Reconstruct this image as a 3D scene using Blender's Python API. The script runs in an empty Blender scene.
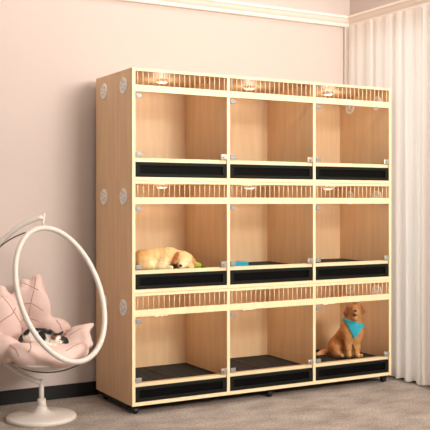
import bpy, bmesh, math, random
import numpy as np
from mathutils import Vector, Matrix

random.seed(7)
SC = bpy.context.scene
COL = SC.collection
PI = math.pi

# ------------------------------------------------------------------ camera
F_PX = 885.0
CAM = Vector((-2.008, -4.519, 1.19))
YAW = math.radians(29.3)
Rv = Vector((math.cos(YAW), -math.sin(YAW), 0))      # right of view
Fv = Vector((math.sin(YAW), math.cos(YAW), 0))       # view direction
cam = bpy.data.cameras.new('camera')
cam.sensor_width = 36.0
cam.lens = F_PX / 430.0 * 36.0
cam.shift_y = -13.0 / 430.0
camo = bpy.data.objects.new('camera', cam)
COL.objects.link(camo)
camo.location = CAM
camo.rotation_euler = (PI / 2, 0, -YAW)
SC.camera = camo
SC.view_settings.view_transform = 'Standard'
SC.view_settings.look = 'None'

# ------------------------------------------------------------------ materials
def lin(r, g, b):
    f = lambda c: (c / 255 / 12.92) if c / 255 <= .04045 else ((c / 255 + .055) / 1.055) ** 2.4
    return (f(r), f(g), f(b), 1)

def base_mat(name):
    m = bpy.data.materials.new(name); m.use_nodes = True
    nt = m.node_tree; p = nt.nodes['Principled BSDF']
    return m, nt, p

def add_noise_bump(nt, p, scale, strength, dist=.002, stretch=None, detail=3):
    tc = nt.nodes.new('ShaderNodeTexCoord'); n = nt.nodes.new('ShaderNodeTexNoise')
    n.inputs['Scale'].default_value = scale; n.inputs['Detail'].default_value = detail
    src = tc.outputs['Object']
    if stretch:
        mp = nt.nodes.new('ShaderNodeMapping'); mp.inputs['Scale'].default_value = stretch
        nt.links.new(src, mp.inputs['Vector']); src = mp.outputs['Vector']
    nt.links.new(src, n.inputs['Vector'])
    b = nt.nodes.new('ShaderNodeBump'); b.inputs['Strength'].default_value = strength
    b.inputs['Distance'].default_value = dist
    nt.links.new(n.outputs['Fac'], b.inputs['Height']); nt.links.new(b.outputs['Normal'], p.inputs['Normal'])
    return n

def mix_noise(nt, p, c1, c2, scale, stretch=(1, 1, 1), detail=4, lo=.35, hi=.65):
    tc = nt.nodes.new('ShaderNodeTexCoord'); mp = nt.nodes.new('ShaderNodeMapping')
    mp.inputs['Scale'].default_value = stretch
    n = nt.nodes.new('ShaderNodeTexNoise'); n.inputs['Scale'].default_value = scale
    n.inputs['Detail'].default_value = detail
    r = nt.nodes.new('ShaderNodeValToRGB')
    r.color_ramp.elements[0].position = lo; r.color_ramp.elements[0].color = c1
    r.color_ramp.elements[1].position = hi; r.color_ramp.elements[1].color = c2
    nt.links.new(tc.outputs['Object'], mp.inputs['Vector']); nt.links.new(mp.outputs['Vector'], n.inputs['Vector'])
    nt.links.new(n.outputs['Fac'], r.inputs['Fac']); nt.links.new(r.outputs['Color'], p.inputs['Base Color'])
    return r

def simple(name, col, rough=.5, metal=0.0, bump=None):
    m, nt, p = base_mat(name)
    p.inputs['Base Color'].default_value = col
    p.inputs['Roughness'].default_value = rough; p.inputs['Metallic'].default_value = metal
    if bump: add_noise_bump(nt, p, *bump)
    return m

def wood(name, c1, c2, rough=.5):
    m, nt, p = base_mat(name)
    mix_noise(nt, p, c1, c2, 3.0, (9, 9, .8), 5, .3, .7)
    p.inputs['Roughness'].default_value = rough
    return m

M_WOOD = wood('pale pine board', lin(224, 184, 143), lin(234, 199, 158))
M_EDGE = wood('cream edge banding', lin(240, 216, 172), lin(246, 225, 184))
M_WALL = simple('warm plaster paint', lin(206, 191, 183), .8, 0, (60, .08))
M_CEIL = simple('ceiling paint', lin(244, 236, 226), .85)
M_CROWN = simple('white crown paint', lin(242, 230, 220), .6)
M_BASEB = simple('black baseboard lacquer', lin(13, 11, 11), .7)
M_BLACK = simple('black drawer plastic', lin(30, 31, 27), .55)
M_BLACKIN = simple('glossy black drawer window', lin(5, 4, 4), .6)
for _m in (M_BLACK, M_BLACKIN):
    _m.node_tree.nodes['Principled BSDF'].inputs['Specular IOR Level'].default_value = .08
M_RUBBER = simple('black caster rubber', lin(16, 16, 17), .5)
M_GRATE = simple('dark brown floor grate', lin(36, 27, 20), .7)
M_TRAY = simple('black tray liner', lin(22, 20, 18), .6)
M_STEEL = simple('stainless steel', lin(205, 200, 192), .28, .9)
M_BAR = simple('brushed steel bar', lin(230, 206, 172), .35, 0)
M_CLIP = simple('grey zinc clamp', lin(150, 149, 148), .45, .3)
M_CAP = simple('white plastic cap', lin(250, 245, 240), .5)
M_CAPSLOT = simple('grey vent slots', lin(216, 206, 198), .7)
M_CHAIR = simple('white powder coated steel', lin(218, 209, 200), .4)
M_CHAIRD = simple('grey wire', lin(120, 110, 102), .4)
M_PINK = simple('blush pink quilted cotton', lin(224, 196, 186), .9, 0, (90, .25, .003))
M_SEAM = simple('mauve seam thread', lin(176, 136, 126), .9)
M_TEAL = simple('turquoise cloth', lin(40, 168, 190), .8, 0, (120, .3, .003))
M_EYE = simple('dark glossy eye', lin(22, 14, 10), .1)
M_NOSE = simple('black wet nose', lin(26, 20, 20), .3)
M_TONGUE = simple('pink tongue', lin(200, 110, 110), .4)
M_TOY = simple('yellow green plush', lin(186, 190, 70), .9, 0, (70, .4, .004))
M_DARKFUR = simple('dark mouth', lin(60, 34, 22), .8)

def glass_mat():
    m = bpy.data.materials.new('clear tempered glass'); m.use_nodes = True
    nt = m.node_tree; nt.nodes.clear()
    o = nt.nodes.new('ShaderNodeOutputMaterial'); mx = nt.nodes.new('ShaderNodeMixShader')
    t = nt.nodes.new('ShaderNodeBsdfTransparent'); t.inputs['Color'].default_value = (.975, .985, .98, 1)
    g = nt.nodes.new('ShaderNodeBsdfGlossy'); g.inputs['Roughness'].default_value = .03
    fr = nt.nodes.new('ShaderNodeFresnel'); fr.inputs['IOR'].default_value = 1.14
    nt.links.new(fr.outputs['Fac'], mx.inputs['Fac']); nt.links.new(t.outputs['BSDF'], mx.inputs[1])
    nt.links.new(g.outputs['BSDF'], mx.inputs[2]); nt.links.new(mx.outputs['Shader'], o.inputs['Surface'])
    return m
M_GLASS = glass_mat()

def lamp_mat():
    m, nt, p = base_mat('frosted lamp lens')
    p.inputs['Base Color'].default_value = lin(255, 245, 225)
    p.inputs['Emission Color'].default_value = lin(255, 236, 205); p.inputs['Emission Strength'].default_value = .45
    return m
M_LAMP = lamp_mat()

def curtain_mat(name, col, trans):
    m, nt, p = base_mat(name)
    p.inputs['Base Color'].default_value = col; p.inputs['Roughness'].default_value = .9
    o = nt.nodes['Material Output']
    tr = nt.nodes.new('ShaderNodeBsdfTranslucent'); tr.inputs['Color'].default_value = col
    mx = nt.nodes.new('ShaderNodeMixShader'); mx.inputs['Fac'].default_value = trans
    nt.links.new(p.outputs['BSDF'], mx.inputs[1]); nt.links.new(tr.outputs['BSDF'], mx.inputs[2])
    nt.links.new(mx.outputs['Shader'], o.inputs['Surface'])
    return m
M_SHEER = curtain_mat('white sheer voile', lin(252, 246, 240), .45)
M_DRAPE = curtain_mat('ivory drape', lin(240, 230, 222), .3)

def carpet_mat():
    m, nt, p = base_mat('greige carpet')
    r = mix_noise(nt, p, lin(138, 126, 117), lin(168, 156, 146), 4.5, (1, 1.6, 1), 9, .33, .68)
    tc = nt.nodes.new('ShaderNodeTexCoord')
    ns = nt.nodes.new('ShaderNodeTexNoise'); ns.inputs['Scale'].default_value = 85; ns.inputs['Detail'].default_value = 2
    nt.links.new(tc.outputs['Object'], ns.inputs['Vector'])
    mul = nt.nodes.new('ShaderNodeMix'); mul.data_type = 'RGBA'; mul.blend_type = 'OVERLAY'
    mul.inputs['Factor'].default_value = .8
    nt.links.new(r.outputs['Color'], mul.inputs[6]); nt.links.new(ns.outputs['Fac'], mul.inputs[7])
    nt.links.new(mul.outputs[2], p.inputs['Base Color'])
    w = nt.nodes.new('ShaderNodeTexNoise'); w.inputs['Scale'].default_value = 150
    nt.links.new(tc.outputs['Object'], w.inputs['Vector'])
    b = nt.nodes.new('ShaderNodeBump'); b.inputs['Strength'].default_value = .5; b.inputs['Distance'].default_value = .006
    nt.links.new(w.outputs['Fac'], b.inputs['Height']); nt.links.new(b.outputs['Normal'], p.inputs['Normal'])
    p.inputs['Roughness'].default_value = .95
    return m
M_CARPET = carpet_mat()

def fur_mat(name):
    m, nt, p = base_mat(name)
    a = nt.nodes.new('ShaderNodeAttribute'); a.attribute_name = 'Col'
    tc = nt.nodes.new('ShaderNodeTexCoord'); n = nt.nodes.new('ShaderNodeTexNoise')
    n.inputs['Scale'].default_value = 60; n.inputs['Detail'].default_value = 5
    nt.links.new(tc.outputs['Object'], n.inputs['Vector'])
    mr = nt.nodes.new('ShaderNodeMapRange'); mr.inputs['To Min'].default_value = .84; mr.inputs['To Max'].default_value = 1.16
    mr.inputs['From Min'].default_value = .3; mr.inputs['From Max'].default_value = .7
    nt.links.new(n.outputs['Fac'], mr.inputs['Value'])
    mul = nt.nodes.new('ShaderNodeVectorMath'); mul.operation = 'SCALE'
    nt.links.new(a.outputs['Color'], mul.inputs[0]); nt.links.new(mr.outputs['Result'], mul.inputs['Scale'])
    nt.links.new(mul.outputs['Vector'], p.inputs['Base Color'])
    p.inputs['Roughness'].default_value = .85
    b = nt.nodes.new('ShaderNodeBump'); b.inputs['Strength'].default_value = .4; b.inputs['Distance'].default_value = .006
    nt.links.new(n.outputs['Fac'], b.inputs['Height']); nt.links.new(b.outputs['Normal'], p.inputs['Normal'])
    return m
M_FUR = fur_mat('soft fur')

# ------------------------------------------------------------------ mesh helpers
def obj(name, bm, mats, parent=None, smooth=False):
    me = bpy.data.meshes.new(name)
    bmesh.ops.recalc_face_normals(bm, faces=bm.faces)
    bm.to_mesh(me); bm.free()
    if not isinstance(mats, (list, tuple)): mats = [mats]
    for m in mats: me.materials.append(m)
    if smooth:
        for f in me.polygons: f.use_smooth = True
    o = bpy.data.objects.new(name, me); COL.objects.link(o)
    if parent: o.parent = parent
    return o

def empty(name, loc=(0, 0, 0)):
    o = bpy.data.objects.new(name, None); COL.objects.link(o); o.location = loc
    o.empty_display_size = .1
    return o

def tag(o, label, cat, group=None):
    o['label'] = label; o['category'] = cat
    if group: o['group'] = group
    return o

def box(bm, x0, x1, y0, y1, z0, z1, bev=0.0, front=None, mi=0):
    """axis box; front = material index for the -y face"""
    vs = [bm.verts.new(p) for p in ((x0, y0, z0), (x1, y0, z0), (x1, y1, z0), (x0, y1, z0),
                                    (x0, y0, z1), (x1, y0, z1), (x1, y1, z1), (x0, y1, z1))]
    fs = [(0, 3, 2, 1), (4, 5, 6, 7), (0, 1, 5, 4), (1, 2, 6, 5), (2, 3, 7, 6), (3, 0, 4, 7)]
    faces = [bm.faces.new([vs[i] for i in f]) for f in fs]
    for f in faces: f.material_index = mi
    if front is not None: faces[2].material_index = front
    if bev:
        es = list({e for f in faces for e in f.edges})
        bmesh.ops.bevel(bm, geom=es, offset=bev, segments=2, affect='EDGES', profile=.5)
    return bm

def tube(bm, pts, rad, seg=12, closed=False, caps=True):
    pts = [Vector(p) for p in pts]; n = len(pts)
    rads = rad if isinstance(rad, (list, tuple)) else [rad] * n
    rings = []; up = None
    for i in range(n):
        a = pts[(i - 1) % n] if (closed or i > 0) else pts[i]
        b = pts[(i + 1) % n] if (closed or i < n - 1) else pts[i]
        t = (b - a).normalized()
        if up is None:
            up = Vector((0, 0, 1)) if abs(t.z) < .9 else Vector((1, 0, 0))
        s = t.cross(up).normalized(); up = s.cross(t).normalized()
        rings.append([bm.verts.new(pts[i] + rads[i] * (math.cos(2 * PI * k / seg) * s + math.sin(2 * PI * k / seg) * up)) for k in range(seg)])
    m = n if closed else n - 1
    for i in range(m):
        A, B = rings[i], rings[(i + 1) % n]
        for k in range(seg):
            bm.faces.new((A[k], A[(k + 1) % seg], B[(k + 1) % seg], B[k]))
    if caps and not closed:
        bm.faces.new(rings[0][::-1]); bm.faces.new(rings[-1])
    return bm

def lathe(bm, prof, seg=40, origin=(0, 0, 0), axis='z', mi=0):
    """prof: list of (radius, height)"""
    o = Vector(origin); rings = []
    def P(r, h, a):
        c, s = r * math.cos(a), r * math.sin(a)
        return o + (Vector((c, s, h)) if axis == 'z' else Vector((h, c, s)) if axis == 'x' else Vector((c, h, s)))
    for r, h in prof:
        rings.append([bm.verts.new(P(r, h, 2 * PI * k / seg)) for k in range(seg)] if r > 1e-6 else [bm.verts.new(P(0, h, 0))])
    for A, B in zip(rings[:-1], rings[1:]):
        for k in range(seg):
            j = (k + 1) % seg
            if len(A) == 1: f = bm.faces.new((A[0], B[j], B[k]))
            elif len(B) == 1: f = bm.faces.new((A[k], A[j], B[0]))
            else: f = bm.faces.new((A[k], A[j], B[j], B[k]))
            f.material_index = mi
    return bm

def ball(bm, c, r, sx=1, sy=1, sz=1, sub=2):
    res = bmesh.ops.create_icosphere(bm, subdivisions=sub, radius=r)
    for v in res['verts']:
        v.co = Vector((v.co.x * sx, v.co.y * sy, v.co.z * sz)) + Vector(c)
    return bm

# ---- smooth-union bodies: distance field -> surface nets, one continuous mesh
def d_cap(P, a, b, ra, rb):
    a, b = np.array(a, float), np.array(b, float); ab = b - a
    t = np.clip(((P - a) @ ab) / max(ab @ ab, 1e-12), 0, 1)
    return np.linalg.norm(P - a - t[..., None] * ab, axis=-1) - (ra + (rb - ra) * t)

def d_ell(P, c, r, rot=(0, 0, 0)):
    from mathutils import Euler
    Rm = np.array(Euler([math.radians(x) for x in rot]).to_matrix())
    q = (P - np.array(c, float)) @ Rm
    r = np.array(r, float)
    k0 = np.linalg.norm(q / r, axis=-1); k1 = np.linalg.norm(q / (r * r), axis=-1)
    return k0 * (k0 - 1) / np.maximum(k1, 1e-9)

def prim_d(P, p):
    return d_cap(P, p[1], p[2], p[3], p[4]) if p[0] == 'c' else d_ell(P, p[1], p[2], p[3])

def smin(a, b, k):
    h = np.maximum(k - np.abs(a - b), 0) / k
    return np.minimum(a, b) - h * h * k * .25

def field(P, prims, k):
    D = None
    for p in prims:
        kk = p[-1].get('k', k) if isinstance(p[-1], dict) else k
        d = prim_d(P, p)
        D = d if D is None else smin(D, d, kk)
    return D

def bounds(prims, pad):
    lo, hi = np.full(3, 9.), np.full(3, -9.)
    for p in prims:
        if p[0] == 'c':
            for c, r in ((p[1], p[3]), (p[2], p[4])):
                lo = np.minimum(lo, np.array(c) - r); hi = np.maximum(hi, np.array(c) + r)
        else:
            r = max(p[2]); lo = np.minimum(lo, np.array(p[1]) - r); hi = np.maximum(hi, np.array(p[1]) + r)
    return lo - pad, hi + pad

def surface_nets(fn, lo, hi, h):
    n = np.ceil((hi - lo) / h).astype(int) + 1
    ax = [lo[i] + h * np.arange(n[i]) for i in range(3)]
    P = np.stack(np.meshgrid(*ax, indexing='ij'), -1)
    D = fn(P)
    S = D < 0
    nx, ny, nz = n - 1
    acc = np.zeros((nx, ny, nz, 3)); cnt = np.zeros((nx, ny, nz))
    offs = [(i, j, k) for i in (0, 1) for j in (0, 1) for k in (0, 1)]
    sl = lambda o: (slice(o[0], o[0] + nx), slice(o[1], o[1] + ny), slice(o[2], o[2] + nz))
    for a in range(3):
        for o in offs:
            if o[a]: continue
            o2 = list(o); o2[a] = 1
            d0, d1 = D[sl(o)], D[sl(o2)]
            cr = (d0 < 0) != (d1 < 0)
            t = np.where(cr, d0 / np.where(cr, d0 - d1, 1), 0)
            pt = np.array(o, float) + np.zeros((nx, ny, nz, 3)); pt[..., a] += t
            acc += np.where(cr[..., None], pt, 0); cnt += cr
    act = cnt > 0
    ids = np.full((nx, ny, nz), -1); ids[act] = np.arange(act.sum())
    cell = np.stack(np.nonzero(act), -1)
    V = lo + h * (cell + acc[act] / cnt[act][:, None])
    faces = []
    for a in range(3):
        b, c = (a + 1) % 3, (a + 2) % 3
        s0 = [slice(None)] * 3; s1 = [slice(None)] * 3
        s0[a] = slice(0, -1); s1[a] = slice(1, None)
        A, B = S[tuple(s0)], S[tuple(s1)]
        idx = np.stack(np.nonzero(A != B), -1)
        ok = (idx[:, b] > 0) & (idx[:, c] > 0) & (idx[:, b] < (nx, ny, nz)[b]) & (idx[:, c] < (nx, ny, nz)[c])
        idx = idx[ok]
        flip = A[tuple(idx.T)]
        def g(db, dc):
            q = idx.copy(); q[:, b] -= db; q[:, c] -= dc; return ids[tuple(q.T)]
        q = np.stack([g(0, 0), g(1, 0), g(1, 1), g(0, 1)], -1)
        q[~flip] = q[~flip][:, ::-1]
        faces.append(q)
    return V, np.concatenate(faces)

def blob_obj(name, V, Fc, mat, parent=None, cols=None, smooth_iter=2):
    me = bpy.data.meshes.new(name)
    me.from_pydata([tuple(v) for v in V], [], [tuple(int(i) for i in f) for f in Fc])
    bm = bmesh.new(); bm.from_mesh(me)
    for _ in range(smooth_iter):
        bmesh.ops.smooth_vert(bm, verts=bm.verts, factor=.5, use_axis_x=True, use_axis_y=True, use_axis_z=True)
    bmesh.ops.recalc_face_normals(bm, faces=bm.faces)
    bm.to_mesh(me); bm.free()
    for f in me.polygons: f.use_smooth = True
    me.materials.append(mat)
    if cols is not None:
        at = me.color_attributes.new('Col', 'FLOAT_COLOR', 'POINT')
        at.data.foreach_set('color', np.concatenate([cols, np.ones((len(cols), 1))], 1).astype(np.float32).ravel())
    o = bpy.data.objects.new(name, me); COL.objects.link(o)
    if parent: o.parent = parent
    return o

def fur_noise(P, amp):
    x, y, z = P[..., 0], P[..., 1], P[..., 2]
    return amp * (np.sin(x * 190 + 3 * np.sin(z * 70)) * np.sin(z * 120 + 2 * np.sin(y * 90)) + .6 * np.sin(y * 230 + 2.5 * np.sin(x * 110 + z * 60)))

def body(name, prims, k, h, mat, sharp=140.0, paint=(), fur=.0012):
    lo, hi = bounds(prims, .02)
    V, Fc = surface_nets(lambda P: field(P, prims, k) + fur_noise(P, fur), lo, hi, h)
    W = np.zeros((len(V), 3)); T = np.zeros(len(V))
    for p in prims:
        d = np.maximum(prim_d(V, p), -.02)
        w = np.exp(-d * p[-1].get('sharp', sharp)) * p[-1].get('w', 1)
        W += w[:, None] * np.array(p[-1]['c'][:3]); T += w
    Cv = W / T[:, None]
    for c, r, rot, col in paint:             # coat markings, also painted-in highlights
        d = d_ell(V, c, r, rot) + fur_noise(V, .0015)
        m = np.clip(.5 - d / .008, 0, 1)[:, None]
        Cv = Cv * (1 - m) + np.array(col[:3]) * m
    return blob_obj(name, V, Fc, mat, None, Cv, 1)

def place_view(o, px, Z, z):
    """stand an object that is modelled facing the room at column px, distance Z"""
    X = (px - 215) / F_PX * Z
    p = CAM + X * Rv + Z * Fv
    o.location = (p.x, p.y, z); o.rotation_euler = (0, 0, -YAW)

# ------------------------------------------------------------------ room
WY, WX, ZT = .62, 2.0, 2.95
def struct(name, bm, m, smooth=False):
    o = obj(name, bm, m, None, smooth); o['kind'] = 'structure'; return o
struct('floor', box(bmesh.new(), -4.5, WX + .12, -7.5, WY + .12, -.06, 0), M_CARPET)
struct('wall_back', box(bmesh.new(), -4.5, WX + .12, WY, WY + .12, 0, ZT), M_WALL)
bm = bmesh.new(); OY0, OY1, OZ0, OZ1 = -2.6, .57, .03, 2.40     # added window opening, lets fill light in behind the curtains
box(bm, WX, WX + .12, -7.5, OY0, 0, ZT); box(bm, WX, WX + .12, OY1, WY, 0, ZT)
box(bm, WX, WX + .12, OY0, OY1, 0, OZ0); box(bm, WX, WX + .12, OY0, OY1, OZ1, ZT)
struct('wall_right', bm, M_WALL)
bm = bmesh.new()
for y in (OY0, (OY0 + OY1) / 2 - .03, OY1 - .06): box(bm, WX + .03, WX + .09, y, y + .06, OZ0, OZ1)
for z in (OZ0, OZ1 - .06): box(bm, WX + .03, WX + .09, OY0 + .06, OY1 - .06, z, z + .06)
wf = struct('added_window_1', bm, M_CROWN)  # added frame, unseen behind the curtains
obj('added_window_pane', box(bmesh.new(), WX + .055, WX + .061, OY0 + .03, OY1 - .03, OZ0 + .03, OZ1 - .03), M_GLASS, wf)
struct('ceiling', box(bmesh.new(), -4.5, WX + .12, -7.5, WY + .12, ZT, ZT + .06), M_CEIL)
struct('baseboard_back', box(bmesh.new(), -4.5, WX, WY - .015, WY, 0, .082, .002), M_BASEB)
struct('baseboard_right', box(bmesh.new(), WX - .012, WX, -7.5, WY - .015, 0, .028, .002), M_BASEB)
CZ = 2.455
prof = [(0, 0), (.025, 0), (.03, .012), (.03, .02), (.045, .032), (.06, .05), (.07, .055), (.07, .07), (0, .07)]
def crown(along_x):
    bm = bmesh.new(); rows = []
    for e in (0, 1):
        r = []
        for d, z in prof:
            if along_x: r.append(bm.verts.new((-4.5 if e == 0 else WX - d, WY - d, CZ + z)))
            else: r.append(bm.verts.new((WX - d, -7.5 if e == 0 else WY - d, CZ + z)))
        rows.append(r)
    n = len(prof)
    for i in range(n):
        bm.faces.new((rows[0][i], rows[0][(i + 1) % n], rows[1][(i + 1) % n], rows[1][i]))
    bm.faces.new(rows[0]); bm.faces.new(rows[1][::-1])
    return bm
struct('trim_1', crown(True), M_CROWN)
struct('trim_2', crown(False), M_CROWN)

# ------------------------------------------------------------------ curtains
def curtain(name, y0, y1, x, amp, pitch, mat, seed, zt, zb):
    rnd = random.Random(seed); bm = bmesh.new()
    n = int(abs(y1 - y0) / pitch * 14); m = 26
    ph = [rnd.uniform(0, 6.28) for _ in range(4)]
    grid = []
    for j in range(m + 1):
        t = j / m; z = zb + (zt - zb) * t; row = []
        for i in range(n + 1):
            s = i / n; y = y0 + (y1 - y0) * s
            u = s * abs(y1 - y0) / pitch * 2 * PI
            a = amp * (.75 + .25 * math.sin(u * .37 + ph[0])) * (.72 + .28 * (1 - t))
            w = math.sin(u + .5 * math.sin(u * .41 + ph[1]) + .15 * math.sin(3 * t + ph[2])) + .28 * math.sin(2 * u + ph[3])
            row.append(bm.verts.new((x + a * w * .8, y + .006 * math.sin(5 * t + u), z + (.006 * math.sin(u * .8 + ph[2]) if j == 0 else 0))))
        grid.append(row)
    for j in range(m):
        for i in range(n):
            bm.faces.new((grid[j][i], grid[j][i + 1], grid[j + 1][i + 1], grid[j + 1][i]))
    return obj(name, bm, mat, None, True)
tag(curtain('sheer_curtain', .607, -.205, 1.945, .025, .10, M_SHEER, 3, CZ - .002, .016),
    'white sheer curtain in narrow folds hanging right behind the tall wooden cabinets', 'curtain')
tag(curtain('drape_curtain', -.225, -1.6, 1.93, .024, .2, M_DRAPE, 8, CZ - .002, .012),
    'ivory drape at the right edge of the photo, in front of the sheer curtain', 'curtain')

# ------------------------------------------------------------------ pet cabinets
CW, CD, CH, TH, Z0 = 1.86, .54, .63, .019, .05
root = empty('pet_cabinet', (0, 0, Z0 + 2 * CH))
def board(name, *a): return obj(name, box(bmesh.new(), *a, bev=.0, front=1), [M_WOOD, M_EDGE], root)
board('side_panel', 0, TH, 0, CD, 0, CH)
board('side_panel', CW - TH, CW, 0, CD, 0, CH)
board('bottom_panel', TH, CW - TH, .0, CD - .012, 0, .02)
board('top_panel', TH, CW - TH, .0, CD - .012, CH - .017, CH - .0016)
obj('back_panel', box(bmesh.new(), TH, CW - TH, CD - .012, CD, 0, CH), M_WOOD, root)
cx = [0, CW / 3, 2 * CW / 3, CW]
for x in cx[1:3]:
    board('divider', x - TH / 2, x + TH / 2, 0, CD - .012, .02, CH - .017)

def cap_bm(xf, y, z, sgn):
    bm = bmesh.new(); r = .047
    lathe(bm, [(0, 0), (r, 0), (r, sgn * .004), (r - .005, sgn * .007), (r - .009, sgn * .005), (.012, sgn * .005), (.010, sgn * .0075), (0, sgn * .0075)], 36, (xf, y, z), 'x')
    for k in range(6):                       # ring of petal shaped slots
        a = 2 * PI * k / 6 + .2
        c = Vector((0, math.cos(a), math.sin(a))); s = Vector((0, -math.sin(a), math.cos(a)))
        o = Vector((xf + sgn * .0056, y, z)); vs = []
        for q in range(10):
            b = 2 * PI * q / 10
            vs.append(bm.verts.new(o + c * (.024 + .010 * math.cos(b)) + s * (.0065 * math.sin(b))))
        f = bm.faces.new(vs); f.material_index = 1
    return bm
for y in (.12, .41):
    for xf, sg in ((0, -1), (CW - TH, -1)):
        obj('vent_cap', cap_bm(xf, y, CH - .09, sg), [M_CAP, M_CAPSLOT], root, False)

for b in range(3):
    xa = (TH if b == 0 else cx[b] + TH / 2); xb = (CW - TH if b == 2 else cx[b + 1] - TH / 2)
    rail = board('vent_rail', xa, xb, 0, .018, .499, .536)
    n = 18
    for i in range(n):
        x = xa + (xb - xa) * (i + .55) / n
        obj('bar', tube(bmesh.new(), [(x, .010, .535), (x, .010, CH - .016)], .0030, 8), M_BAR, rail, True)
    board('door_sill', xa, xb, .010, .030, .105, .127)
    # glass door with clamps and latch
    g = obj('glass_door', box(bmesh.new(), xa + .003, xb - .003, .001, .006, .1275, .496), M_GLASS, root)
    for z in (.134, .462):
        bm = box(bmesh.new(), xa + .001, xa + .036, -.008, .0005, z, z + .024, .002)
        ball(bm, (xa + .012, -.008, z + .012), .004, 1, .5, 1, 1)
        obj('hinge', bm, M_CLIP, g)
    bm = box(bmesh.new(), xb - .046, xb - .002, -.009, .0005, .128, .160, .003)
    lathe(bm, [(0, -.016), (.008, -.016), (.009, -.009), (.009, -.007)], 16, (xb - .026, 0, .144), 'y')
    obj('latch', bm, M_STEEL, g)
    # drawer: frame around a recessed window, tray behind
    bm = bmesh.new(); da, db, z0, z1 = xa + .002, xb - .002, .0215, .1035
    fr = .018
    box(bm, da, db, .002, .018, z0, z0 + fr, .002); box(bm, da, db, .002, .018, z1 - fr, z1, .002)
    box(bm, da, da + .026, .003, .018, z0 + fr, z1 - fr); box(bm, db - .026, db, .003, .018, z0 + fr, z1 - fr)
    box(bm, da, db, .019, CD - .03, z0, z0 + .004)
    box(bm, da, da + .004, .019, CD - .03, z0, z0 + .05); box(bm, db - .004, db, .019, CD - .03, z0, z0 + .05)
    box(bm, da, db, CD - .034, CD - .03, z0, z0 + .05)
    dr = obj('drawer', bm, M_BLACK, root)
    obj('drawer_window', box(bmesh.new(), da + .026, db - .026, .012, .018, z0 + fr, z1 - fr), M_BLACKIN, dr)
    # slatted floor grates, two to a bay
    mid = (xa + xb) / 2
    for ga, gb in ((xa + .004, mid - .003), (mid + .003, xb - .004)):
        bm = bmesh.new(); ya, yb = .034, CD - .02
        for p in ((ga, gb, ya, ya + .012), (ga, gb, yb - .012, yb), (ga, ga + .012, ya + .012, yb - .012), (gb - .012, gb, ya + .012, yb - .012)):
            box(bm, *p, .098, .110)
        m = 14
        for i in range(m):
            y = ya + .012 + (yb - ya - .024) * (i + .5) / m
            box(bm, ga + .012, gb - .012, y - .007, y + .007, .099, .107)
        obj('floor_grate', bm, M_GRATE, root)
    # round ceiling lamp in each compartment
    bm = bmesh.new(); c = ((xa + xb) / 2, .27, 0)
    lathe(bm, [(.036, CH - .017), (.036, CH - .030), (.033, CH - .033), (.030, CH - .033)], 28, c)
    lp = obj('ceiling_lamp', bm, M_CAP, root, False)
    bm = bmesh.new(); lathe(bm, [(.031, CH - .032), (.028, CH - .036), (.016, CH - .038), (0, CH - .0385)], 28, c)
    obj('lamp_lens', bm, M_LAMP, lp, True)

def copy_tree(o, parent=None):
    c = o.copy(); COL.objects.link(c)
    if parent:
        c.parent = parent; c.matrix_parent_inverse = o.matrix_parent_inverse.copy()
    for ch in list(o.children): copy_tree(ch, c)
    return c
G = 'stacked three-bay pet cabinets'
tag(root, 'topmost pale wooden pet cabinet of the stack, three empty glass-fronted bays', 'pet cabinet', G)
mid_c = copy_tree(root); mid_c.location.z = Z0 + CH
tag(mid_c, 'middle pale wooden pet cabinet of the stack, with a sleeping puppy inside', 'pet cabinet', G)
low_c = copy_tree(root); low_c.location.z = Z0
tag(low_c, 'bottom pale wooden pet cabinet on casters, holding the sitting golden dog', 'pet cabinet', G)
bm = bmesh.new()
for p in ((.006, CW - .006, .085, .11), (.006, CW - .006, CD - .04, CD - .008), (.006, .03, .11, CD - .04), (CW - .03, CW - .006, .11, CD - .04)):
    box(bm, *p, -.022, -.0005)
obj('base_frame', bm, M_RUBBER, low_c)
for x in (.035, CW / 2, CW - .035):
    for y in (.04, CD - .075):
        bm = box(bmesh.new(), x - .018, x + .018, y - .018, y + .018, -.012, -.0005, .002)
        for s in (-1, 1): box(bm, x + s * .015 - .002, x + s * .015 + .002, y - .012, y + .012, -.040, -.012)
        cs = obj('caster', bm, M_RUBBER, low_c)
        bm = bmesh.new(); lathe(bm, [(0, -.0125), (.016, -.0125), (.019, -.009), (.019, .009), (.016, .0125), (0, .0125)], 24, (x, y, -.031), 'x')
        obj('wheel', bm, M_RUBBER, cs, False)

# ------------------------------------------------------------------ hanging chair
ZC = 4.853
def view_local(px, py, w=0.0, c=(41.5, 419)):
    """metres in the chair's own frame (x right, y away, z up)"""
    Z = ZC - w
    return Vector(((px - 215) / F_PX * Z - (c[0] - 215) / F_PX * ZC, -w, 1.19 - (py - 202) / F_PX * Z))
chair = empty('hanging_chair'); place_view(chair, 41.5, ZC, 0)
tag(chair, 'white hanging swing chair with an oval hoop on a curved stand', 'hanging chair')
bm = bmesh.new()
lathe(bm, [(0, 0), (.186, 0), (.19, .004), (.19, .018), (.184, .024), (.11, .029), (.065, .036), (.042, .048), (.031, .064), (.027, .078), (0, .078)], 56)
obj('base', bm, M_CHAIR, chair, True)
bm = bmesh.new(); lathe(bm, [(.013, .0775), (.022, .078), (.024, .081), (.024, .108), (.021, .113), (.013, .114)], 28)
obj('collar', bm, M_CHAIR, chair, True)
obj('post', tube(bmesh.new(), [(0, 0, .075), (0, 0, .215)], .0135, 18), M_CHAIR, chair, True)
cc = view_local(64, 300); rr = 85.6 / (F_PX / ZC)
pts = []
a0 = math.atan2(.215 - cc.z, 0 - cc.x); a1 = math.atan2(view_local(43, 217).z - cc.z, view_local(43, 217).x - cc.x)
a0 = a0 if a0 < 0 else a0 - 2 * PI
a1 = a1 - 2 * PI
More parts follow.
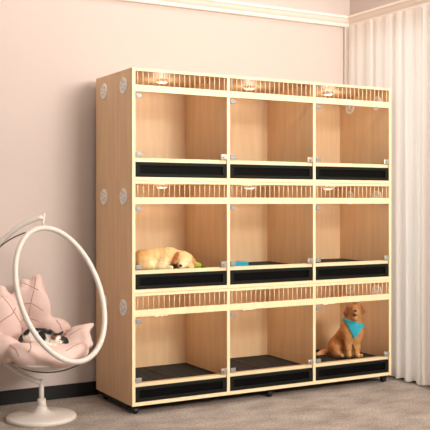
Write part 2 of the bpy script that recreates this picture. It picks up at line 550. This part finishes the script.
for i in range(61):
    a = a0 + (a1 - a0) * i / 60
    pts.append((cc.x + rr * math.cos(a), 0, cc.z + rr * math.sin(a)))
obj('stand_arc', tube(bmesh.new(), pts, [.0135] * 61, 14), M_CHAIR, chair, True)
top = Vector(pts[-1])
hook = tube(bmesh.new(), [top + Vector((.004, 0, .022)), top + Vector((.004, 0, -.012)), top + Vector((.004, -.022, -.034)), Vector(view_local(45, 228, .075))], [.009, .008, .006, .006], 12)
obj('hook', hook, M_CHAIR, chair, True)
# oval hoop: tall oval turned to its own right, leaning
hp = []
for i in range(80):
    t = 2 * PI * i / 80; ph = math.radians(20)
    e1, e2 = 69.8 * math.cos(t), 40.1 * math.sin(t)
    ex, ey = -math.sin(ph) * e1 + math.cos(ph) * e2, math.cos(ph) * e1 + math.sin(ph) * e2
    hp.append(view_local(60 + ex, 295 - ey, .15 - .0022 * ex - .0016 * ey))
obj('hoop', tube(bmesh.new(), hp, .0145, 16, True), M_CHAIR, chair, True)
# thin rear ring of the basket and the shallow basket shell
bc = view_local(47, 301, -.07)
rp = []
for i in range(61):
    a = math.radians(91 + (306 - 91) * i / 60); e = min(i, 60 - i) / 14
    rp.append(view_local(46.5 + 71.5 * math.cos(a), 301 - 71.5 * math.sin(a), -.02 + max(0, 1 - e) * (.10 if i < 30 else .19)))
obj('rear_ring', tube(bmesh.new(), rp, .0042, 10), M_CHAIRD, chair, True)
bm = bmesh.new(); lathe(bm, [(0, -.375), (.10, -.360), (.165, -.335), (.195, -.318), (.190, -.314), (.160, -.329), (.10, -.352), (0, -.367)], 44, tuple(bc + Vector((.0, -.06, 0))))
obj('basket', bm, M_CHAIR, chair, True)

# cushion (frame: same as the chair)
def V3(px, py, w): return tuple(view_local(px, py, w))
C0 = dict(c=(1, 1, 1))
cush = [
    ('e', V3(47, 352, -.02), (.225, .19, .070), (0, 0, 0), C0),
    # tall back petals
    ('e', V3(35, 312, -.17), (.090, .045, .150), (14, 8, 0), C0),
    ('c', V3(36, 304, -.19), V3(37, 279, -.22), .075, .030, C0),
    ('e', V3(6, 325, -.08), (.080, .06, .170), (8, -12, 20), C0),
    ('c', V3(3, 306, -.12), V3(1, 291, -.15), .075, .034, C0),
    ('e', V3(-12, 338, .0), (.06, .07, .10), (0, -30, 20), C0),
    ('e', V3(22, 312, -.17), (.075, .04, .14), (10, 0, 0), C0),
    ('c', V3(24, 300, -.19), V3(25, 284, -.21), .06, .03, C0),
    ('e', V3(56, 328, -.17), (.090, .05, .060), (10, 14, 0), C0),
    ('e', V3(78, 339, -.09), (.075, .08, .050), (0, 2, 0), C0),
    ('c', V3(78, 333, -.10), V3(92, 325, -.12), .045, .014, C0),
    ('c', V3(78, 341, -.06), V3(90, 344, -.06), .045, .018, C0),
    # rolled front petals hanging over the basket rim
    ('e', V3(6, 349, .05), (.105, .08, .070), (0, 26, 15), C0),
    ('e', V3(27, 355, .12), (.105, .075, .062), (0, 14, 8), C0),
    ('e', V3(54, 359, .11), (.105, .075, .048), (0, 0, 0), C0),
    ('e', V3(76, 352, .02), (.070, .07, .046), (0, -18, 0), C0),
]
lo, hi = bounds(cush, .02)
V, Fc = surface_nets(lambda P: field(P, cush, .028), lo, hi, .0085)
cu = blob_obj('seat_cushion', V, Fc, M_PINK, None, None, 1); place_view(cu, 41.5, ZC, 0)
tag(cu, 'blush pink petal-shaped cushion filling the white hanging chair', 'cushion')
def on_cush(px, py):
    o = Vector(V3(px, py, .5)); step = 0
    s = np.array([[px]])
    ws = np.linspace(.4, -.4, 400)
    P = np.array([V3(px, py, w) for w in ws]); D = field(P, cush, .028)
    i = np.argmax(D < 0)
    return Vector(P[i]) if D[i] < 0 else None
for seam in ([(36, 277), (34, 290), (31, 302), (29, 314), (28, 325)], [(17, 304), (24, 304), (31, 303), (38, 307), (45, 312)],
             [(23, 283), (28, 285), (34, 288), (40, 291)], [(20, 322), (26, 318), (33, 319), (42, 323)],
             [(2, 296), (8, 303), (14, 312), (20, 322), (24, 332)], [(0, 322), (6, 318), (12, 314), (17, 306)], [(30, 342), (31, 348), (27, 354)],
             [(10, 345), (16, 350), (20, 358)], [(56, 320), (60, 325), (62, 331)], [(70, 335), (76, 331), (82, 328)], [(66, 351), (74, 346), (84, 342)]):
    ps = []
    for (xa, ya), (xb, yb) in zip(seam[:-1], seam[1:]):
        for t in (0, .25, .5, .75): ps.append(on_cush(xa + (xb - xa) * t, ya + (yb - ya) * t))
    ps = [p for p in ps if p is not None]
    if len(ps) > 3: obj('seam', tube(bmesh.new(), ps, .0027, 8), M_SEAM, cu, True)

# ------------------------------------------------------------------ cat on the cushion
WHT, BLK, BRN = lin(238, 226, 214), lin(22, 18, 18), lin(120, 76, 52)
def k_(c, **a): return dict(c=c, **a)
cat_p = [
    ('e', V3(34, 337, .01), (.062, .055, .050), (0, 8, 0), k_(WHT)),
    ('e', V3(45, 337, .01), (.062, .054, .047), (0, 6, 0), k_(WHT)),
    ('e', V3(55.5, 339.0, .045), (.036, .034, .033), (0, 10, 0), k_(WHT)),
    ('e', V3(58.5, 342, .072), (.018, .016, .014), (0, 0, 0), k_(WHT)),
    ('c', V3(51.5, 335, .045), V3(50.2, 329.5, .045), .014, .004, k_(BLK, k=.008)),
    ('c', V3(60, 335.5, .045), V3(63, 331, .045), .014, .004, k_(BLK, k=.008)),
    ('c', V3(44, 345, .075), V3(54, 346.5, .085), .016, .012, k_(WHT)),
    ('c', V3(22, 337, -.03), V3(19, 343, .03), .013, .011, k_(BLK, k=.01)),
    ('c', V3(19, 343, .03), V3(28, 347, .07), .011, .009, k_(BLK, k=.01)),
    ('e', V3(65, 341.5, .03), (.020, .018, .026), (0, -15, 0), k_(BLK)),
]
cat_paint = [
    (V3(27, 330, 0), (.030, .09, .030), (0, -25, 0), BLK), (V3(37, 327.5, 0), (.050, .09, .017), (0, 4, 0), BLK),
    (V3(49, 331, 0), (.045, .08, .014), (0, 14, 0), BLK), (V3(41.5, 337, .05), (.028, .05, .034), (0, -8, 0), BLK),
    (V3(53.5, 336.5, .07), (.017, .03, .019), (0, 0, 0), BRN), (V3(57, 334.0, .06), (.020, .03, .010), (0, 0, 0), BLK),
    (V3(62.5, 338.5, .05), (.010, .03, .014), (0, 0, 0), BLK),
]
cat = body('cat', cat_p, .02, .0042, M_FUR, 260, cat_paint, .0008); place_view(cat, 41.5, ZC, 0)
tag(cat, 'white and black patched cat curled asleep on the pink cushion', 'cat')
for px, py in ((54, 339.5), (59.8, 339.5)):
    bm = bmesh.new(); ball(bm, V3(px, py, .077), .0045, 1.5, .6, .45); obj('eye', bm, M_EYE, cat, True)
bm = bmesh.new(); ball(bm, V3(59.5, 341.3, .0885), .004, 1.2, .7, .8); obj('nose', bm, M_TONGUE, cat, True)

# ------------------------------------------------------------------ sitting golden dog
GOLD, GDK, GLT = lin(190, 128, 72), lin(146, 88, 46), lin(214, 160, 104)
def local_frame(cpx, Z0_, zbase):
    def D(px, py, w):
        Z = Z0_ - w
        return ((px - 215) / F_PX * Z - (cpx - 215) / F_PX * Z0_, -w, 1.19 - (py - 202) / F_PX * Z - zbase)
    return D
D1 = local_frame(347, 5.90, Z0 + .1105)
dog_p = [
    ('e', D1(354.3, 310.2, .085), (.043, .048, .044), (-6, 0, 0), k_(GOLD)),           # skull
    ('e', D1(354.3, 307.0, .105), (.033, .034, .025), (0, 0, 0), k_(GOLD)),            # brow
    ('c', D1(354.8, 312.0, .12), D1(355.2, 312.0, .160), .025, .018, k_(GLT, k=.014)), # muzzle
    ('c', D1(354.6, 317, .11), D1(355.0, 318.6, .142), .017, .012, k_(GLT, k=.010)),   # jaw
    ('c', D1(348.6, 306.8, .075), D1(346.4, 312.5, .085), .013, .019, k_(GDK, k=.008, sharp=260)),    # ears
    ('c', D1(360.0, 306.6, .075), D1(362.2, 311.6, .080), .013, .018, k_(GDK, k=.008, sharp=260)),
    ('c', D1(353.5, 315, .07), D1(352, 328, .055), .052, .066, k_(GOLD)),              # neck
    ('e', D1(352.5, 331, .06), (.062, .062, .075), (0, 0, 0), k_(GLT)),                # chest
    ('c', D1(351.5, 330, .03), D1(342, 345, -.06), .070, .078, k_(GOLD)),              # trunk
    ('e', D1(338.5, 347.5, -.07), (.072, .082, .066), (0, 0, 0), k_(GOLD)),            # rump
    ('e', D1(337, 349.5, -.005), (.045, .066, .052), (0, 20, 0), k_(GOLD)),            # near thigh
    ('e', D1(352, 349, -.08), (.045, .06, .050), (0, 0, 0), k_(GOLD)),                 # far thigh
    ('c', D1(336, 355.2, .02), D1(342, 355.6, .085), .017, .014, k_(GLT)),              # near hind foot
    ('c', D1(353, 355.2, -.03), D1(361, 355.6, .01), .017, .014, k_(GLT)),
    ('c', D1(347.8, 334, .085), D1(348.3, 348, .105), .030, .020, k_(GOLD)),           # fore legs
    ('c', D1(348.3, 348, .105), D1(348.8, 355.2, .108), .019, .016, k_(GLT, k=.02)),
    ('c', D1(348.8, 355.6, .105), D1(349.2, 355.8, .138), .016, .013, k_(GLT, k=.015)),
    ('c', D1(356.8, 334, .065), D1(356.9, 348, .078), .030, .020, k_(GOLD)),
    ('c', D1(356.9, 348, .078), D1(357.0, 355.2, .080), .019, .016, k_(GLT, k=.02)),
    ('c', D1(357.0, 355.6, .078), D1(357.6, 355.8, .112), .016, .013, k_(GLT, k=.015)),
    ('c', D1(333, 354, -.10), D1(324, 353.6, -.10), .022, .026, k_(GOLD)),             # feathered tail
    ('c', D1(324, 353.6, -.10), D1(317.5, 354.2, -.07), .026, .012, k_(GLT)),
]
dog_paint = [(D1(346.2, 311, .085), (.020, .05, .040), (0, 10, 0), GDK), (D1(362.4, 310.3, .08), (.018, .05, .038), (0, -10, 0), GDK),
             (D1(355.1, 315.2, .15), (.014, .03, .010), (0, 0, 0), lin(70, 36, 26))]
dog = body('dog', dog_p, .030, .0048, M_FUR, 90, dog_paint, .0016)
place_view(dog, 347, 5.90, Z0 + .1105)
tag(dog, 'golden long-coated dog sitting upright in a turquoise neckerchief', 'dog')
def region(P):
    Q = P
    neck = d_cap(Q, D1(344, 321, .07), D1(361, 325, .055), .016, .018)
    # hanging triangle: between two slanted planes, front half only
    x, y, z = Q[..., 0], Q[..., 1], Q[..., 2]
    tx, _, tz = D1(350.8, 336, 0); lx, _, lz = D1(343.3, 319.5, 0); rx, _, rz = D1(361.5, 324.5, 0)
    def half(ax, az, bx, bz):
        nx, nz = (bz - az), -(bx - ax); l = math.hypot(nx, nz); return ((x - ax) * nx + (z - az) * nz) / l
    tri = np.maximum(np.maximum(half(tx, tz, lx, lz) * -1, half(rx, rz, tx, tz) * -1), half(lx, lz, rx, rz) * -1)
    if (tri < 0).sum() == 0: tri = -np.minimum(np.minimum(-tri, -tri), -tri)
    tri = np.maximum(tri, y + .045)
    return tri
def half_sign(P):
    x, z = P[..., 0], P[..., 2]
    pts_ = [D1(342.6, 318.0, 0), D1(361.8, 323.5, 0), D1(351.0, 336.5, 0)]
    r = None
    for i in range(3):
        ax, _, az = pts_[i]; bx, _, bz = pts_[(i + 1) % 3]
        nx, nz = -(bz - az), (bx - ax); l = math.hypot(nx, nz)
        d = ((x - ax) * nx + (z - az) * nz) / l
        r = d if r is None else np.maximum(r, d)
    return r
def bandana_field(P):
    bodyd = field(P, dog_p, .034) - .007
    front = np.maximum(half_sign(P), P[..., 1] - .03)
    a, b = np.array(D1(342.6, 318.6, 0)), np.array(D1(361.8, 324.2, 0))
    n = np.array([-(b[2] - a[2]), 0, b[0] - a[0]]); n /= np.linalg.norm(n)
    band = np.abs((P - a) @ n - .002) - .010
    return np.maximum(bodyd, np.minimum(front, band))
lo = np.array(D1(338, 342, .20)); hi = np.array(D1(366, 312, -.08)); lo, hi = np.minimum(lo, hi), np.maximum(lo, hi)
V, Fc = surface_nets(bandana_field, lo, hi, .004)
blob_obj('neckerchief', V, Fc, M_TEAL, dog, None, 1)
def ballpart(name, c, r, m, par, sx=1, sy=1, sz=1):
    bm = bmesh.new(); ball(bm, c, r, sx, sy, sz); return obj(name, bm, m, par, True)
ballpart('nose', D1(355.3, 310.8, .176), .0095, M_NOSE, dog, 1.25, .8, .85)
ballpart('eye', D1(351.4, 308.6, .132), .0068, M_EYE, dog)
ballpart('eye', D1(357.6, 308.4, .132), .0068, M_EYE, dog)
bm = bmesh.new(); ball(bm, D1(355.1, 315.0, .142), .013, 1.0, 1.2, .6); obj('mouth', bm, M_DARKFUR, dog, True)
bm = bmesh.new(); ball(bm, D1(355.1, 316.2, .150), .0095, .9, 1.1, .5); obj('tongue', bm, M_TONGUE, dog, True)

# ------------------------------------------------------------------ sleeping puppy
CRM, CDK, EAR = lin(242, 206, 146), lin(214, 162, 100), lin(178, 104, 54)
D2 = local_frame(165, 5.25, Z0 + CH + .1105)
pup_p = [
    ('e', D2(143, 259.5, .0), (.062, .068, .060), (0, 0, 0), k_(CDK)),
    ('e', D2(156, 259, -.005), (.085, .070, .064), (0, -6, 0), k_(CRM)),
    ('e', D2(168, 258.8, .0), (.062, .066, .063), (0, 0, 0), k_(CRM)),
    ('c', D2(170, 257, .015), D2(181, 259, .035), .055, .046, k_(CRM)),                 # neck
    ('e', D2(184.5, 260.0, .045), (.048, .048, .046), (0, 12, 0), k_(CRM)),             # skull
    ('c', D2(183, 264, .085), D2(181, 266.2, .117), .028, .020, k_(lin(246, 220, 172))),# muzzle
    ('c', D2(178.2, 254.8, .062), D2(174.6, 262, .075), .012, .017, k_(EAR, sharp=230, k=.012, w=1.3)),   # near ear
    ('c', D2(190.5, 256, .03), D2(193.6, 263, .04), .012, .016, k_(EAR, sharp=230, k=.012, w=1.3)),
    ('e', D2(146, 263, .052), (.056, .034, .040), (0, -15, 0), k_(CRM)),                # thigh
    ('c', D2(141, 268, .065), D2(153, 268.2, .085), .016, .014, k_(CRM)),               # hind foot
    ('c', D2(165, 262, .055), D2(160, 267.6, .085), .026, .017, k_(lin(246, 222, 176))),# fore leg
    ('c', D2(160, 267.6, .085), D2(171, 268.0, .105), .016, .015, k_(lin(246, 222, 176))),
    ('c', D2(182, 268, .02), D2(192, 268, .06), .016, .014, k_(CRM)),
    ('c', D2(139, 265, -.03), D2(136.5, 268, .04), .015, .010, k_(CDK)),                # tail
]
pup_paint = [(D2(175.8, 257.2, .075), (.015, .05, .036), (0, 26, 0), EAR), (D2(193.6, 261.5, .04), (.009, .05, .024), (0, -10, 0), lin(205, 150, 96)), (D2(156, 264, .06), (.045, .06, .022), (0, 20, 0), lin(250, 228, 180)), (D2(184, 263, .1), (.03, .06, .022), (0, 0, 0), lin(250, 226, 180))]  # pale belly patch: a highlight painted into the coat colour
pup = body('puppy', pup_p, .024, .0046, M_FUR, 110, pup_paint, .0007)
place_view(pup, 165, 5.25, Z0 + CH + .1105)
tag(pup, 'cream yellow puppy curled asleep on its side in the cabinet', 'puppy')
ballpart('nose', D2(180.6, 265.6, .1365), .0085, M_NOSE, pup, 1.3, .8, .9)
ballpart('eye', D2(180.6, 261.3, .0905), .0055, M_DARKFUR, pup, 1.7, .7, .45)
ballpart('eye', D2(186.6, 261.6, .0945), .0055, M_DARKFUR, pup, 1.7, .7, .45)

# small things in the compartments
toy_p = [('e', (0, 0, .022), (.030, .026, .022), (0, 0, 0), C0), ('e', (.035, .01, .018), (.024, .022, .018), (0, 0, 20), C0),
         ('c', (-.02, -.01, .03), (-.032, -.016, .05), .012, .006, C0), ('c', (.012, -.01, .034), (.02, -.012, .052), .011, .006, C0)]
lo, hi = bounds(toy_p, .012); V, Fc = surface_nets(lambda P: field(P, toy_p, .015), lo, hi, .004)
toy = blob_obj('plush_toy', V, Fc, M_TOY); toy.location = (.475, .19, Z0 + CH + .1105); toy.rotation_euler.z = -.5
tag(toy, 'yellow green plush toy lying by the head of the sleeping puppy', 'toy')
# folded turquoise towel
bm = bmesh.new()
for i, (dx, dy, z) in enumerate(((0, 0, 0), (.006, .004, .012), (.002, .01, .024))):
    box(bm, .665 + dx, .800 - dx, .05 + dy, .17 - dy, z, z + .0125, .005)
o = obj('folded_towel', bm, M_TEAL, None, True); o.location.z = Z0 + CH + .1105
tag(o, 'folded turquoise towel in the middle bay of the middle cabinet', 'towel')

# ------------------------------------------------------------------ light
w = bpy.data.worlds.new('world'); SC.world = w; w.use_nodes = True
bg = w.node_tree.nodes['Background']; bg.inputs['Color'].default_value = (1.0, .95, .90, 1); bg.inputs['Strength'].default_value = .22
def area(name, loc, target, sx, sy, power, col):
    l = bpy.data.lights.new(name, 'AREA'); l.shape = 'RECTANGLE'; l.size = sx; l.size_y = sy; l.energy = power; l.color = col
    o = bpy.data.objects.new(name, l); COL.objects.link(o); o.location = loc
    o.rotation_euler = (Vector(target) - Vector(loc)).to_track_quat('-Z', 'Y').to_euler()
    return o
area('key_light', (1.3, -4.8, 2.5), (.9, .2, 1.1), 1.5, 1.1, 225, (1, .95, .89))
area('ceiling_light', (.6, -1.2, 2.9), (.6, -.4, 0), 2.6, .9, 40, (1, .95, .9))
area('wall_wash', (-.5, .1, 2.9), (-.5, .45, 1.0), 4.5, .25, 8.5, (1, .95, .9))
area('curtain_backlight', (2.7, -1.1, 1.5), (1.9, -1.0, 1.3), 3.2, 2.4, 33, (1, .96, .92))  # added fill outside the wall, brightens the curtains from behind
for r in range(3):                       # the little lamps in the compartments
    for b in range(3):
        l = bpy.data.lights.new('compartment_light', 'POINT'); l.energy = .8; l.color = (1, .86, .68); l.shadow_soft_size = .04
        o = bpy.data.objects.new('compartment_light', l); COL.objects.link(o)
        o.location = (CW / 3 * (b + .5), .27, Z0 + CH * r + CH - .10)
